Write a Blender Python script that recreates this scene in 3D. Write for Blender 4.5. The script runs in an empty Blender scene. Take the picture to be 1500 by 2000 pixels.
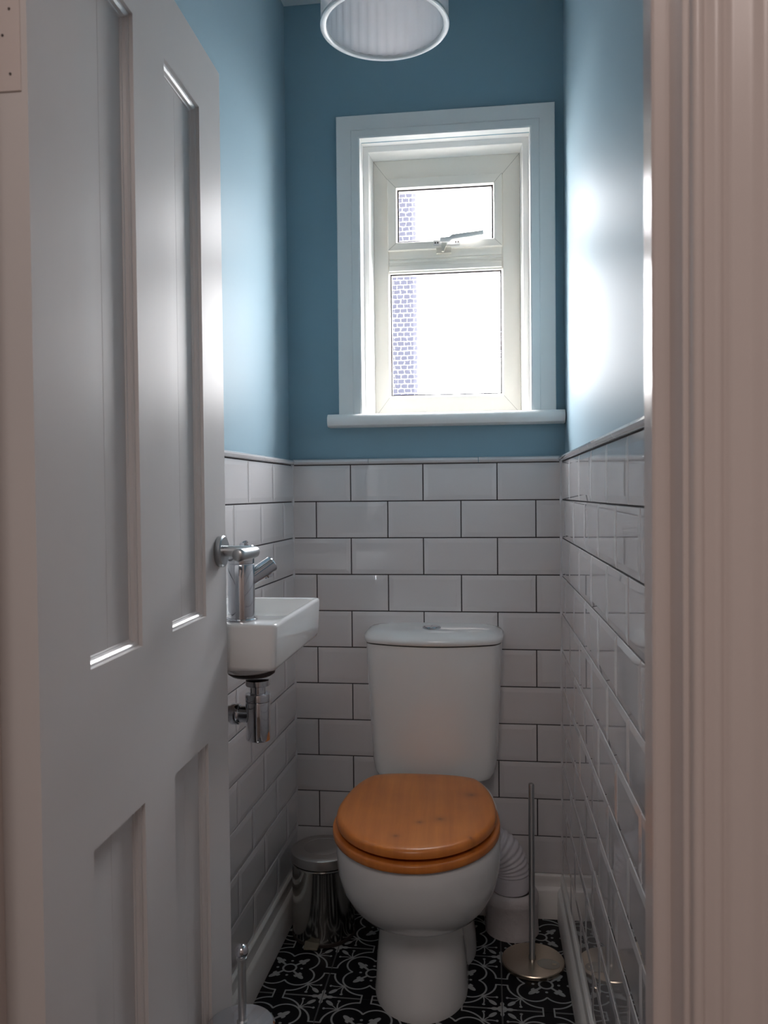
import bpy, bmesh, math, random
from mathutils import Vector, Matrix, Quaternion
random.seed(7)
S = bpy.context.scene
PI = math.pi

# ------------------------------------------------------------------ camera
FPX = 1600.996
CAM = Vector((.5526, -2.2558, 1.1589))
PITCH, YAW, ROLL = -.0225, -.1287, -.0097
cd = bpy.data.cameras.new('camera'); cam = bpy.data.objects.new('camera', cd)
S.collection.objects.link(cam); S.camera = cam
cd.sensor_fit = 'HORIZONTAL'; cd.sensor_width = 36; cd.lens = 36 * FPX / 1500
cd.clip_start = .01
cd.dof.use_dof = True; cd.dof.focus_distance = 2.0; cd.dof.aperture_fstop = 15
cp, sp, cy, sy = math.cos(PITCH), math.sin(PITCH), math.cos(YAW), math.sin(YAW)
cr, sr = math.cos(ROLL), math.sin(ROLL)
fw = Vector((sy * cp, cy * cp, sp)); rt = Vector((cy, -sy, 0)); up = rt.cross(fw)
r2 = rt * cr + up * sr; u2 = -rt * sr + up * cr
m = Matrix((r2, u2, -fw)).transposed().to_4x4(); m.translation = CAM
cam.matrix_world = m

# ------------------------------------------------------------------ world, daylight, exposure
SKY = 44.0
w = bpy.data.worlds.new('sky'); S.world = w; w.use_nodes = True
wn = w.node_tree; wn.nodes.clear()
bg = wn.nodes.new('ShaderNodeBackground'); wo = wn.nodes.new('ShaderNodeOutputWorld')
tc = wn.nodes.new('ShaderNodeTexCoord'); sx = wn.nodes.new('ShaderNodeSeparateXYZ')
cr_ = wn.nodes.new('ShaderNodeValToRGB')
cr_.color_ramp.elements[0].position = .0; cr_.color_ramp.elements[0].color = (1, .96, .90, 1)
cr_.color_ramp.elements[1].position = .7; cr_.color_ramp.elements[1].color = (.98, .97, .96, 1)
wn.links.new(tc.outputs['Generated'], sx.inputs[0]); wn.links.new(sx.outputs['Z'], cr_.inputs[0])
wn.links.new(cr_.outputs[0], bg.inputs[0]); bg.inputs[1].default_value = SKY
wn.links.new(bg.outputs[0], wo.inputs[0])

def area(name, loc, size, sizey, rot, power, col=(1, 1, 1), portal=False):
    l = bpy.data.lights.new(name, 'AREA'); l.shape = 'RECTANGLE'; l.size = size; l.size_y = sizey
    l.energy = power; l.color = col
    if portal: l.cycles.is_portal = True
    o = bpy.data.objects.new(name, l); S.collection.objects.link(o)
    o.location = loc; o.rotation_euler = rot
    return o
# window opening guides the sky sampling (no light of its own)
area('window_portal', (.44, .19, 1.72), .5, .8, (-PI / 2, 0, 0), 1, portal=True)
# light of the hallway behind the camera
area('hall_light', (.45, -2.95, 2.44), .8, .8, (math.radians(12), 0, 0), 11.5, (1, .87, .825))

S.view_settings.view_transform = 'Standard'; S.view_settings.look = 'None'
S.view_settings.exposure = .12; S.view_settings.gamma = 1
S.view_settings.use_curve_mapping = False
try:
    S.cycles.max_bounces = 14; S.cycles.diffuse_bounces = 7; S.cycles.glossy_bounces = 6
    S.cycles.transparent_max_bounces = 16; S.cycles.caustics_reflective = False
except Exception: pass

# ------------------------------------------------------------------ node helpers
def new_mat(name):
    mt = bpy.data.materials.new(name); mt.use_nodes = True
    nt = mt.node_tree; b = nt.nodes['Principled BSDF']
    return mt, nt, b
def plain(name, col, rough=.5, metal=0., spec=.5, bump=None, coat=0, wob=None, mottling=0.0):
    """bump = (scale xyz, strength, distance)"""
    mt, nt, b = new_mat(name)
    b.inputs['Base Color'].default_value = (*col, 1); b.inputs['Roughness'].default_value = rough
    b.inputs['Metallic'].default_value = metal; b.inputs['Specular IOR Level'].default_value = spec
    if coat: b.inputs['Coat Weight'].default_value = coat; b.inputs["Coat Roughness"].default_value = .02
    t = nt.nodes.new('ShaderNodeTexCoord')
    if mottling:
        n = nt.nodes.new('ShaderNodeTexNoise'); n.inputs['Scale'].default_value = 6; n.inputs['Detail'].default_value = 6
        nt.links.new(t.outputs['Object'], n.inputs['Vector'])
        mx = nt.nodes.new('ShaderNodeMix'); mx.data_type = 'RGBA'
        mx.inputs[6].default_value = (*[c * (1 - mottling) for c in col], 1)
        mx.inputs[7].default_value = (*[min(1, c * (1 + mottling)) for c in col], 1)
        nt.links.new(n.outputs['Fac'], mx.inputs[0]); nt.links.new(mx.outputs[2], b.inputs['Base Color'])
    if bump:
        mp = nt.nodes.new('ShaderNodeMapping'); mp.inputs['Scale'].default_value = bump[0]
        n = nt.nodes.new('ShaderNodeTexNoise'); n.inputs['Scale'].default_value = 1; n.inputs['Detail'].default_value = 3
        bp = nt.nodes.new('ShaderNodeBump'); bp.inputs['Strength'].default_value = bump[1]; bp.inputs['Distance'].default_value = bump[2]
        nt.links.new(t.outputs['Object'], mp.inputs[0]); nt.links.new(mp.outputs[0], n.inputs['Vector'])
        nt.links.new(n.outputs['Fac'], bp.inputs['Height']); nt.links.new(bp.outputs[0], b.inputs['Normal'])
    return mt

def paint(name, col, rough, gain, ior=1.45, bump=None, mottling=0.0):
    mt = plain(name, col, rough, spec=0, bump=bump, mottling=mottling); nt = mt.node_tree; b = nt.nodes['Principled BSDF']
    g = nt.nodes.new('ShaderNodeBsdfGlossy'); g.inputs['Roughness'].default_value = rough; g.inputs['Color'].default_value = (1, 1, 1, 1)
    fr_ = nt.nodes.new('ShaderNodeFresnel'); fr_.inputs['IOR'].default_value = ior
    mu = nt.nodes.new('ShaderNodeMath'); mu.operation = 'MULTIPLY'; mu.inputs[1].default_value = gain
    nt.links.new(fr_.outputs[0], mu.inputs[0]); mx = nt.nodes.new('ShaderNodeMixShader')
    nt.links.new(mu.outputs[0], mx.inputs[0]); nt.links.new(b.outputs[0], mx.inputs[1]); nt.links.new(g.outputs[0], mx.inputs[2])
    if b.inputs['Normal'].links:
        nt.links.new(b.inputs['Normal'].links[0].from_socket, g.inputs['Normal']); nt.links.new(b.inputs['Normal'].links[0].from_socket, fr_.inputs['Normal'])
    nt.links.new(mx.outputs[0], nt.nodes['Material Output'].inputs[0])
    return mt

class E:
    """tiny expression builder over math nodes"""
    nt = None
    def __init__(s, v): s.v = v
    @staticmethod
    def op(o, *a, clamp=False):
        n = E.nt.nodes.new('ShaderNodeMath'); n.operation = o; n.use_clamp = clamp
        for i, x in enumerate(a):
            x = x.v if isinstance(x, E) else x
            if isinstance(x, (int, float)): n.inputs[i].default_value = x
            else: E.nt.links.new(x, n.inputs[i])
        return E(n.outputs[0])
    def __add__(s, o): return E.op('ADD', s, o)
    def __sub__(s, o): return E.op('SUBTRACT', s, o)
    def __rsub__(s, o): return E.op('SUBTRACT', o, s)
    def __mul__(s, o): return E.op('MULTIPLY', s, o)
    def __truediv__(s, o): return E.op('DIVIDE', s, o)
def eabs(a): return E.op('ABSOLUTE', a)
def emax(a, b): return E.op('MAXIMUM', a, b)
def emin(a, b): return E.op('MINIMUM', a, b)
def lt(a, b, soft=.008): return E.op('MULTIPLY_ADD', a - b if isinstance(a, E) else a, -1 / soft, .5, clamp=True)
def hyp(a, b): return E.op('SQRT', a * a + b * b)
def ell(x, y, cx, cy_, rx, ry): return hyp((x - cx) / rx, (y - cy_) / ry)
def AND(*a):
    r = a[0]
    for x in a[1:]: r = r * x
    return r
def OR(*a):
    r = a[0]
    for x in a[1:]: r = emax(r, x)
    return r

# ------------------------------------------------------------------ materials
M = {}
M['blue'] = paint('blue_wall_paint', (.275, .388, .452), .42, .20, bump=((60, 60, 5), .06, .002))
M['blue_shaded'] = plain('blue_wall_paint_shaded', (.228, .375, .452), .5, bump=((40, 40, 40), .05, .002))  # same paint as the side walls, with its shaded tone put into the colour
M['ceil'] = plain('ceiling_paint', (.75, .75, .74), .7)
M['gloss'] = paint('white_gloss_paint', (.64, .62, .61), .37, .30, bump=((70, 70, 3), .14, .001), mottling=.03)
M['jamb'] = plain('aged_white_gloss_paint', (.66, .60, .575), .25, bump=((45, 45, 14), .12, .0015), mottling=.04)
M['satin'] = plain('white_satinwood', (.90, .89, .865), .3, bump=((40, 40, 40), .04, .001))
M['upvc'] = plain('cream_upvc', (.90, .86, .78), .28)
M['seam'] = plain('mitre_seam', (.30, .27, .22), .6)
M['gasket'] = plain('window_gasket', (.05, .045, .05), .6)
M['tile'] = plain('glazed_white_tile', (.70, .678, .678), .02, coat=.65)
M['grout'] = plain('dark_grey_grout', (.06, .055, .058), .85)
M['caulk'] = plain('white_silicone', (.66, .65, .66), .35)
M['cer'] = plain('white_vitreous_china', (.80, .81, .80), .10, coat=.3)
M['chrome'] = plain('polished_chrome', (.60, .62, .65), .07, 1)
M['satin_chrome'] = plain('satin_chrome', (.52, .54, .55), .33, 1)
M['steel'] = plain('stainless_steel', (.50, .49, .46), .12, 1)
M['steel_soft'] = plain('brushed_lid_steel', (.52, .50, .48), .3, 1)
M['nickel'] = plain('warm_brushed_nickel', (.66, .58, .47), .28, 1)
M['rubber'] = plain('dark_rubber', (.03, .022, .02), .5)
M['black'] = plain('black_seal', (.012, .012, .012), .5)
M['wplast'] = plain('white_pipe_plastic', (.76, .74, .78), .35)
M['mortar'] = plain('painted_mortar_collar', (.70, .66, .66), .7, bump=((60, 60, 60), .5, .004))
M['pedal'] = plain('bin_pedal_plastic', (.22, .21, .16), .5)
M['hw'] = plain('window_handle_enamel', (.78, .76, .74), .35)
M['hook'] = plain('window_handle_cream', (.62, .58, .50), .35)
M['screw'] = plain('screw_head', (.10, .09, .085), .5, .6)
M['hall'] = plain('hallway_paint', (.62, .56, .53), .7)
M['hallfloor'] = plain('hallway_floor', (.12, .09, .07), .6)
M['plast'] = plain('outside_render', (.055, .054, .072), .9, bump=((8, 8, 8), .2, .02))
M['gnd'] = plain('outside_paving', (.30, .30, .30), .9)
M['bulb'] = plain('lamp_bulb_glass', (.75, .75, .72), .3)
M['flex'] = plain('white_flex', (.75, .75, .74), .4)

# toilet seat timber
KNOTS = ((.054, -.104, .010), (.119, .046, .011), (-.032, -.202, .005), (.123, -.191, .004), (.011, -.126, .006))
def wood():
    mt, nt, b = new_mat('orange_pine_veneer'); E.nt = nt
    t = nt.nodes.new('ShaderNodeTexCoord'); s = nt.nodes.new('ShaderNodeSeparateXYZ')
    nt.links.new(t.outputs['Object'], s.inputs[0])
    x, y = E(s.outputs[0]), E(s.outputs[1])
    # grain runs front to back, bending round knots
    bend = None; knot = None
    for kx, ky, kr in KNOTS:
        d = ell(x, y, kx, ky, kr * 2.1, kr * 4.5)
        bb = E.op('EXPONENT', d * d * -1.0) * ((x - kx) * 6.0 + .04 * kr * 100)
        bend = bb if bend is None else bend + bb
        kk = E.op('EXPONENT', ell(x, y, kx, ky, kr * 1.1, kr * 1.25) * -1.0)
        knot = kk if knot is None else emax(knot, kk)
    cb = nt.nodes.new('ShaderNodeCombineXYZ')
    nt.links.new((x - bend * .035 + y * .06).v, cb.inputs[0]); nt.links.new((y * .05).v, cb.inputs[1])
    n1 = nt.nodes.new('ShaderNodeTexNoise'); n1.inputs['Scale'].default_value = 34; n1.inputs['Detail'].default_value = 6; n1.inputs['Roughness'].default_value = .6
    nt.links.new(cb.outputs[0], n1.inputs['Vector'])
    n2 = nt.nodes.new('ShaderNodeTexNoise'); n2.inputs['Scale'].default_value = 9; n2.inputs['Detail'].default_value = 3
    nt.links.new(t.outputs['Object'], n2.inputs['Vector'])
    f = E(n1.outputs['Fac']) * .75 + E(n2.outputs['Fac']) * .35
    r = nt.nodes.new('ShaderNodeValToRGB'); e = r.color_ramp.elements
    e[0].position = .22; e[0].color = (.42, .105, .014, 1); e[1].position = .80; e[1].color = (.74, .25, .042, 1)
    nt.links.new(f.v, r.inputs[0])
    mx = nt.nodes.new('ShaderNodeMix'); mx.data_type = 'RGBA'; mx.inputs[7].default_value = (.16, .04, .012, 1)
    nt.links.new((knot * .9).v, mx.inputs[0]); nt.links.new(r.outputs[0], mx.inputs[6])
    nt.links.new(mx.outputs[2], b.inputs['Base Color'])
    b.inputs['Roughness'].default_value = .33; b.inputs['Coat Weight'].default_value = .25; b.inputs['Coat Roughness'].default_value = .2
    return mt
M['wood'] = wood()

HALF = .1028
def floor_mat():
    mt, nt, b = new_mat('patterned_encaustic_tile'); E.nt = nt
    t = nt.nodes.new('ShaderNodeTexCoord'); s = nt.nodes.new('ShaderNodeSeparateXYZ')
    nt.links.new(t.outputs['Object'], s.inputs[0])
    u = eabs(E(s.outputs[0]) / HALF); v = eabs(E(s.outputs[1]) / HALF)
    W = .021
    lobe = AND(lt(eabs(hyp(u - .30, v - .30) - .35), W), lt(.47, hyp(u, v)) if False else E.op('MULTIPLY_ADD', hyp(u, v) - .47, 1 / .008, .5, clamp=True))
    ring = lt(eabs(hyp(u, v) - .155), .024)
    p = emax(u, v); q = emin(u, v)
    dot = lt(hyp(p - .29, q), .034)
    sA = (u + v) * .70711; tA = eabs(u - v) * .70711
    leaf = OR(lt(ell(sA, tA, .42, .0, .15, .062), 1, .08), AND(lt(tA, .028), lt(sA, .45), E.op('GREATER_THAN', sA, .155)),
              lt(ell(sA, tA, .36, .075, .055, .028), 1, .15))
    a = 1 - u; c = 1 - v
    a = E(a.v) if isinstance(a, E) else a
    P = emax(a, c); Q = emin(a, c)
    arc = AND(lt(eabs(hyp(Q - .63, P - .88) - .5), W), lt(P, .885), E.op('GREATER_THAN', P, .385), lt(Q, .50))
    cap = AND(lt(eabs(P - .88), W * .8), lt(Q, .145))
    spoke = AND(lt(Q, .016), lt(P, .88)) * .45
    flower = lt(hyp(a, c), .105)
    spike = AND(lt(Q - (.33 - P) * .16, .0), lt(P, .33))
    spk2 = lt(ell(P, Q, .17, 0, .07, .045), 1, .1)
    sB = (a + c) * .70711; tB = eabs(a - c) * .70711
    pet = OR(lt(ell(sB, tB, .29, .0, .115, .052), 1, .08), AND(lt(tB, .012), lt(sB, .62), E.op('GREATER_THAN', sB, .36)))
    dq = Q - .25
    curl = AND(lt(eabs(P - .395 - dq * dq * 1.2), .015), lt(Q, .45), E.op('GREATER_THAN', Q, .10))
    curl2 = lt(ell(P, Q, .405, .115, .036, .030), 1, .12)
    k = OR(lobe, ring, dot, leaf, arc, cap, spoke, flower, spike, spk2, pet, curl, curl2)
    n = nt.nodes.new('ShaderNodeTexNoise'); n.inputs['Scale'].default_value = 90; n.inputs['Detail'].default_value = 4
    nt.links.new(t.outputs['Object'], n.inputs['Vector'])
    k = k * (E(n.outputs['Fac']) * .5 + .68)
    mx = nt.nodes.new('ShaderNodeMix'); mx.data_type = 'RGBA'
    mx.inputs[6].default_value = (.0035, .0045, .007, 1); mx.inputs[7].default_value = (.42, .45, .46, 1)
    nt.links.new(k.v, mx.inputs[0]); nt.links.new(mx.outputs[2], b.inputs['Base Color'])
    b.inputs['Roughness'].default_value = .42; b.inputs['Specular IOR Level'].default_value = .15
    return mt
M['floor'] = floor_mat()
M['fgrout'] = plain('floor_grout', (.10, .10, .105), .9)

def glass():
    mt = bpy.data.materials.new('textured_obscure_glass'); mt.use_nodes = True
    nt = mt.node_tree; nt.nodes.clear(); E.nt = nt
    out = nt.nodes.new('ShaderNodeOutputMaterial')
    t = nt.nodes.new('ShaderNodeTexCoord'); mp = nt.nodes.new('ShaderNodeMapping')
    mp.inputs['Rotation'].default_value = (PI / 2, 0, 0)
    nt.links.new(t.outputs['Object'], mp.inputs[0])
    nz = nt.nodes.new('ShaderNodeTexNoise'); nz.inputs['Scale'].default_value = 120
    nt.links.new(mp.outputs[0], nz.inputs['Vector'])
    ad = nt.nodes.new('ShaderNodeMixRGB'); ad.blend_type = 'ADD'; ad.inputs[0].default_value = .006
    nt.links.new(mp.outputs[0], ad.inputs[1]); nt.links.new(nz.outputs['Color'], ad.inputs[2])
    bk = nt.nodes.new('ShaderNodeTexBrick'); bk.inputs['Scale'].default_value = 1
    bk.inputs['Brick Width'].default_value = .019; bk.inputs['Row Height'].default_value = .0135
    bk.inputs['Mortar Size'].default_value = .00055; bk.inputs['Mortar Smooth'].default_value = .3
    nt.links.new(ad.outputs[0], bk.inputs['Vector'])
    bp = nt.nodes.new('ShaderNodeBump'); bp.inputs['Strength'].default_value = .7; bp.inputs['Distance'].default_value = .0016
    nt.links.new(bk.outputs['Fac'], bp.inputs['Height'])
    rf = nt.nodes.new('ShaderNodeBsdfRefraction'); rf.inputs['IOR'].default_value = 1.25; rf.inputs['Roughness'].default_value = .06
    rf.inputs['Color'].default_value = (.95, .96, 1, 1)
    nt.links.new(bp.outputs[0], rf.inputs['Normal'])
    gl = nt.nodes.new('ShaderNodeBsdfGlossy'); gl.inputs['Roughness'].default_value = .15
    tr = nt.nodes.new('ShaderNodeBsdfTransparent'); tr.inputs['Color'].default_value = (.96, .97, 1, 1)
    m1 = nt.nodes.new('ShaderNodeMixShader'); m1.inputs[0].default_value = .10
    nt.links.new(tr.outputs[0], m1.inputs[1]); nt.links.new(rf.outputs[0], m1.inputs[2])
    m2 = nt.nodes.new('ShaderNodeMixShader'); m2.inputs[0].default_value = .04
    nt.links.new(m1.outputs[0], m2.inputs[1]); nt.links.new(gl.outputs[0], m2.inputs[2])
    nt.links.new(m2.outputs[0], out.inputs[0])
    return mt
M['glass'] = glass()

def sheer(name, col, tr_amt, tl=.5, rough=.7):
    mt = bpy.data.materials.new(name); mt.use_nodes = True
    nt = mt.node_tree; b = nt.nodes['Principled BSDF']; out = nt.nodes['Material Output']
    b.inputs['Base Color'].default_value = (*col, 1); b.inputs['Roughness'].default_value = rough
    tl_ = nt.nodes.new('ShaderNodeBsdfTranslucent'); tl_.inputs[0].default_value = (*col, 1)
    m1 = nt.nodes.new('ShaderNodeMixShader'); m1.inputs[0].default_value = tl
    nt.links.new(b.outputs[0], m1.inputs[1]); nt.links.new(tl_.outputs[0], m1.inputs[2])
    tr = nt.nodes.new('ShaderNodeBsdfTransparent')
    m2 = nt.nodes.new('ShaderNodeMixShader'); m2.inputs[0].default_value = tr_amt
    nt.links.new(m1.outputs[0], m2.inputs[1]); nt.links.new(tr.outputs[0], m2.inputs[2])
    nt.links.new(m2.outputs[0], out.inputs[0])
    return mt
M['organza'] = sheer('sheer_organza', (.88, .88, .88), .45, .5)
M['pleat'] = sheer('pleated_lamp_fabric', (.93, .90, .91), .0, .6)
M['rim'] = plain('pearly_shade_rim', (.85, .85, .84), .25, bump=((90, 90, 90), .4, .002))
M['film'] = sheer('clear_sticker_film', (.75, .74, .66), .55, .1, .2)

# ------------------------------------------------------------------ mesh helpers
def tag(o, label=None, cat=None, group=None, kind=None):
    if label: o['label'] = label
    if cat: o['category'] = cat
    if group: o['group'] = group
    if kind: o['kind'] = kind
    return o
def link(name, data, parent=None):
    o = bpy.data.objects.new(name, data); S.collection.objects.link(o)
    if parent: o.parent = parent
    return o
def obj(name, bm, mat, parent=None, smooth=None):
    me = bpy.data.meshes.new(name)
    bmesh.ops.recalc_face_normals(bm, faces=bm.faces)
    if smooth is not None:
        for f in bm.faces: f.smooth = True
        for e in bm.edges:
            if len(e.link_faces) == 2 and e.calc_face_angle(0) > math.radians(smooth): e.smooth = False
    bm.to_mesh(me); bm.free(); me.materials.append(M[mat] if isinstance(mat, str) else mat)
    return link(name, me, parent)
def empty(name, loc=(0, 0, 0), rz=0):
    o = bpy.data.objects.new(name, None); S.collection.objects.link(o); o.location = loc; o.rotation_euler = (0, 0, rz)
    o.empty_display_size = .05
    return o
def box(x0, x1, y0, y1, z0, z1, bm=None, bev=0, seg=2):
    b = bmesh.new()
    vs = [b.verts.new((x, y, z)) for x in (x0, x1) for y in (y0, y1) for z in (z0, z1)]
    for f in ((0, 1, 3, 2), (4, 6, 7, 5), (0, 4, 5, 1), (2, 3, 7, 6), (0, 2, 6, 4), (1, 5, 7, 3)):
        b.faces.new([vs[i] for i in f])
    if bev: bmesh.ops.bevel(b, geom=b.edges[:], offset=bev, segments=seg, affect='EDGES', profile=.6)
    if bm is None: return b
    return join(bm, b)
def join(bm, b):
    me = bpy.data.meshes.new('tmp'); b.to_mesh(me); b.free(); bm.from_mesh(me); bpy.data.meshes.remove(me)
    return bm
def loft(rings, bm=None, caps=(True, True), closed=True):
    bm = bm or bmesh.new()
    R = [[bm.verts.new(p) for p in r] for r in rings]
    n = len(R[0])
    for a, b in zip(R, R[1:]):
        for i in range(n if closed else n - 1):
            j = (i + 1) % n
            bm.faces.new((a[i], a[j], b[j], b[i]))
    if caps[0]: bm.faces.new(R[0][::-1])
    if caps[1]: bm.faces.new(R[-1])
    return bm
def lathe(prof, c=(0, 0, 0), axis='z', seg=48, bm=None, caps=(True, True)):
    c = Vector(c)
    def P(r, h, a):
        x, y = r * math.cos(a), r * math.sin(a)
        return c + Vector({'z': (x, y, h), 'x': (h, x, y), 'y': (x, h, y)}[axis])
    rings = [[P(max(r, 1e-5), h, 2 * PI * i / seg) for i in range(seg)] for r, h in prof]
    return loft(rings, bm, caps)
def tube(pts, rad, seg=20, bm=None, caps=(True, True)):
    pts = [Vector(p) for p in pts]; n = len(pts)
    if isinstance(rad, (int, float)): rad = [rad] * n
    T = [(pts[min(i + 1, n - 1)] - pts[max(i - 1, 0)]).normalized() for i in range(n)]
    a = T[0].orthogonal().normalized(); rings = []
    for i in range(n):
        a = (a - T[i] * a.dot(T[i])).normalized(); b = T[i].cross(a)
        rings.append([pts[i] + (a * math.cos(2 * PI * k / seg) + b * math.sin(2 * PI * k / seg)) * rad[i] for k in range(seg)])
    return loft(rings, bm, caps)
def spline(ctrl, n=8):
    ctrl = [Vector(c) for c in ctrl]; c = [2 * ctrl[0] - ctrl[1]] + ctrl + [2 * ctrl[-1] - ctrl[-2]]
    out = []
    for i in range(1, len(c) - 2):
        for k in range(n):
            t = k / n
            out.append(.5 * ((2 * c[i]) + (-c[i - 1] + c[i + 1]) * t + (2 * c[i - 1] - 5 * c[i] + 4 * c[i + 1] - c[i + 2]) * t * t
                             + (-c[i - 1] + 3 * c[i] - 3 * c[i + 1] + c[i + 2]) * t ** 3))
    out.append(ctrl[-1]); return out
def rr(x0, x1, y0, y1, r, z, n=6):
    out = []
    for cx, cy_, a0 in ((x1 - r, y1 - r, 0), (x0 + r, y1 - r, PI / 2), (x0 + r, y0 + r, PI), (x1 - r, y0 + r, 1.5 * PI)):
        for k in range(n + 1):
            a = a0 + PI / 2 * k / n; out.append((cx + r * math.cos(a), cy_ + r * math.sin(a), z))
    return out
def sweep_prof(prof, p0, p1, out, upv, bm=None):
    """prof = [(out, up)] polygon extruded from p0 to p1"""
    p0, p1, out, upv = Vector(p0), Vector(p1), Vector(out), Vector(upv)
    return loft([[p0 + out * a + upv * b for a, b in prof], [p1 + out * a + upv * b for a, b in prof]], bm)

# ------------------------------------------------------------------ dimensions
W = .746; ZT = 1.24; P = .102; C = .202; H = 2.52; AL, AR = .0206, .0073
YF = -1.53           # room face of the door wall
PD = .009            # plaster lies this far behind the tile faces

# ------------------------------------------------------------------ structure: walls with tiles
TB, TT = .0036, .0049
def tile_mesh(wd, ht, cutl=False, cutr=False, cutb=False):
    """bevelled metro tile in local x (width) / z (height), growing towards -y; origin at its lower left corner"""
    g = .0015; x0, x1, z0, z1 = g, wd - g, g, ht - g; bv = .0125; e = .0007
    b = bmesh.new()
    ix0 = x0 + (0.001 if cutl else bv); ix1 = x1 - (0.001 if cutr else bv); iz0 = z0 + (.001 if cutb else bv); iz1 = z1 - bv
    def ring(a, c, d, f, y): return [(a, y, d), (c, y, d), (c, y, f), (a, y, f)]
    rings = [ring(x0, x1, z0, z1, .0), ring(x0, x1, z0, z1, -TB + e), ring(x0 + e, x1 - e, z0 + e, z1 - e, -TB), ring(ix0, ix1, iz0, iz1, -TT)]
    loft(rings, b, (False, True))
    me = bpy.data.meshes.new('tile'); bmesh.ops.recalc_face_normals(b, faces=b.faces); b.to_mesh(me); b.free()
    me.materials.append(M['tile']); return me
cache = {}
def put_tile(parent, axis, s0, s1, z0, z1, full, flip=1):
    """axis 'x' : tile along +x at y=0 ; 'l' left wall ; 'r' right wall (s measured from the window wall)"""
    key = (round(s1 - s0, 4), round(z1 - z0, 4), full)
    if key not in cache:
        cache[key] = tile_mesh(s1 - s0, z1 - z0, full in ('l', 'lb'), full in ('r', 'rb'), 'b' in full)
    o = link('tile', cache[key], parent)
    jit = [random.gauss(0, .0022 if axis == 'x' else .0011) for _ in range(2)]
    if axis == 'x': o.location = (s0, 0, z0); o.rotation_euler = (jit[0], 0, jit[1])
    if axis == 'l': o.location = (0, -s1, z0); o.rotation_euler = (jit[0] * .5, 0, PI / 2 + jit[1])
    if axis == 'r': o.location = (0, -s0, z0); o.rotation_euler = (jit[0] * .5, 0, -PI / 2 + jit[1])
    return o
TRIM = [(0, 0), (.0045, 0), (.0105, .003), (.0125, .0075), (.0105, .012), (.0045, .015), (0, .0155)]
BASE = [(0, 0), (.020, 0), (.020, .074), (.017, .080), (.011, .086), (.009, .100), (.0105, .104), (.0105, .114), (.007, .118), (0, .118)]
def rows(parent, axis, length, off):
    for k in range(11):
        z1 = ZT - k * P; z0 = max(z1 - P, .1175); cb = 'b' if z1 - z0 < P - .002 else ''
        s = off[k % 2]
        if s > .004: put_tile(parent, axis, .0015, s, z0, z1, ('r' if axis == 'l' else 'l') + cb)
        while s < length - .004:
            e = min(s + C, length - .0015)
            put_tile(parent, axis, s, e, z0, z1, (('l' if axis == 'l' else 'r') if e - s < C - .003 else 'f') + cb); s += C
def trims(parent, axis, length, joints):
    j = [0.0015] + joints + [length - .0015]
    for a, c in zip(j, j[1:]):
        a += .0008; c -= .0008
        if axis == 'x': b = sweep_prof(TRIM, (a, 0, ZT + .001), (c, 0, ZT + .001), (0, -1, 0), (0, 0, 1))
        elif axis == 'l': b = sweep_prof(TRIM, (0, -a, ZT + .001), (0, -c, ZT + .001), (1, 0, 0), (0, 0, 1))
        else: b = sweep_prof(TRIM, (0, -a, ZT + .001), (0, -c, ZT + .001), (-1, 0, 0), (0, 0, 1))
        obj('trim_tile', b, 'tile', parent, 35)

# window wall with its opening (opening X .222-.647, Z 1.372-2.113)
OX0, OX1, OZ0, OZ1 = .2052, .6643, 1.372, 2.1292
DW = .17
bm = bmesh.new()
box(-.2, OX0, PD, DW, -.02, H + .02, bm); box(OX1, W + .2, PD, DW, -.02, H + .02, bm)
box(OX0, OX1, PD, DW, -.02, OZ0, bm); box(OX0, OX1, PD, DW, OZ1, H + .02, bm)
wb = tag(obj('wall_back', bm, 'blue_shaded'), kind='structure')
obj('grout', box(-.004, W + .004, -.0005, PD + .001, .05, ZT + .001), 'grout', wb)
rows(wb, 'x', W, (.168, .0696)); trims(wb, 'x', W, [.219, .522])

LL = 1.53
def side(name, left):
    bm = box(-.10 if left else PD, -PD if left else .10, -LL - .02, .02, -.02, H + .02)
    o = tag(obj(name, bm, 'blue'), kind='structure')
    o.location = (0, 0, 0) if left else (W, 0, 0); o.rotation_euler = (0, 0, -AL if left else AR)
    obj('grout', box(-PD - .001, .0005, -LL, .0, .05, ZT + .001) if left else box(-.0005, PD + .001, -LL, .0, .05, ZT + .001), 'grout', o)
    rows(o, 'l' if left else 'r', LL, (.2003, .1043) if left else (.0291, .1229))
    trims(o, 'l' if left else 'r', LL, [.293, .596, .899, 1.202, 1.505] if left else [.336, .639, .942, 1.245])
    return o
wl = side('wall_left', True); wr = side('wall_right', False)
for cx, sgn in ((0, 1), (W, -1)):                      # silicone bead in the tiled corners
    b = loft([[(cx, -.0005, z), (cx + sgn * .0075, -.0035, z), (cx + sgn * .0045, -.0055, z), (cx + sgn * .0035, -.0085, z), (cx, -.0085, z)] for z in (.118, ZT + .012)])
    obj('silicone_bead', b, 'caulk', wb, 30)

# baseboards
tag(obj('baseboard_back', sweep_prof(BASE, (-.0, 0, 0), (W, 0, 0), (0, -1, 0), (0, 0, 1)), 'satin', None, 30), kind='structure')
bl = obj('baseboard_left', sweep_prof(BASE, (0, -.0, 0), (0, -LL, 0), (1, 0, 0), (0, 0, 1)), 'satin', None, 30)
bl.rotation_euler = (0, 0, -AL); tag(bl, kind='structure')
br = obj('baseboard_right', sweep_prof(BASE, (0, -.0, 0), (0, -LL, 0), (-1, 0, 0), (0, 0, 1)), 'satin', None, 30)
br.location = (W, 0, 0); br.rotation_euler = (0, 0, AR); tag(br, kind='structure')

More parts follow.
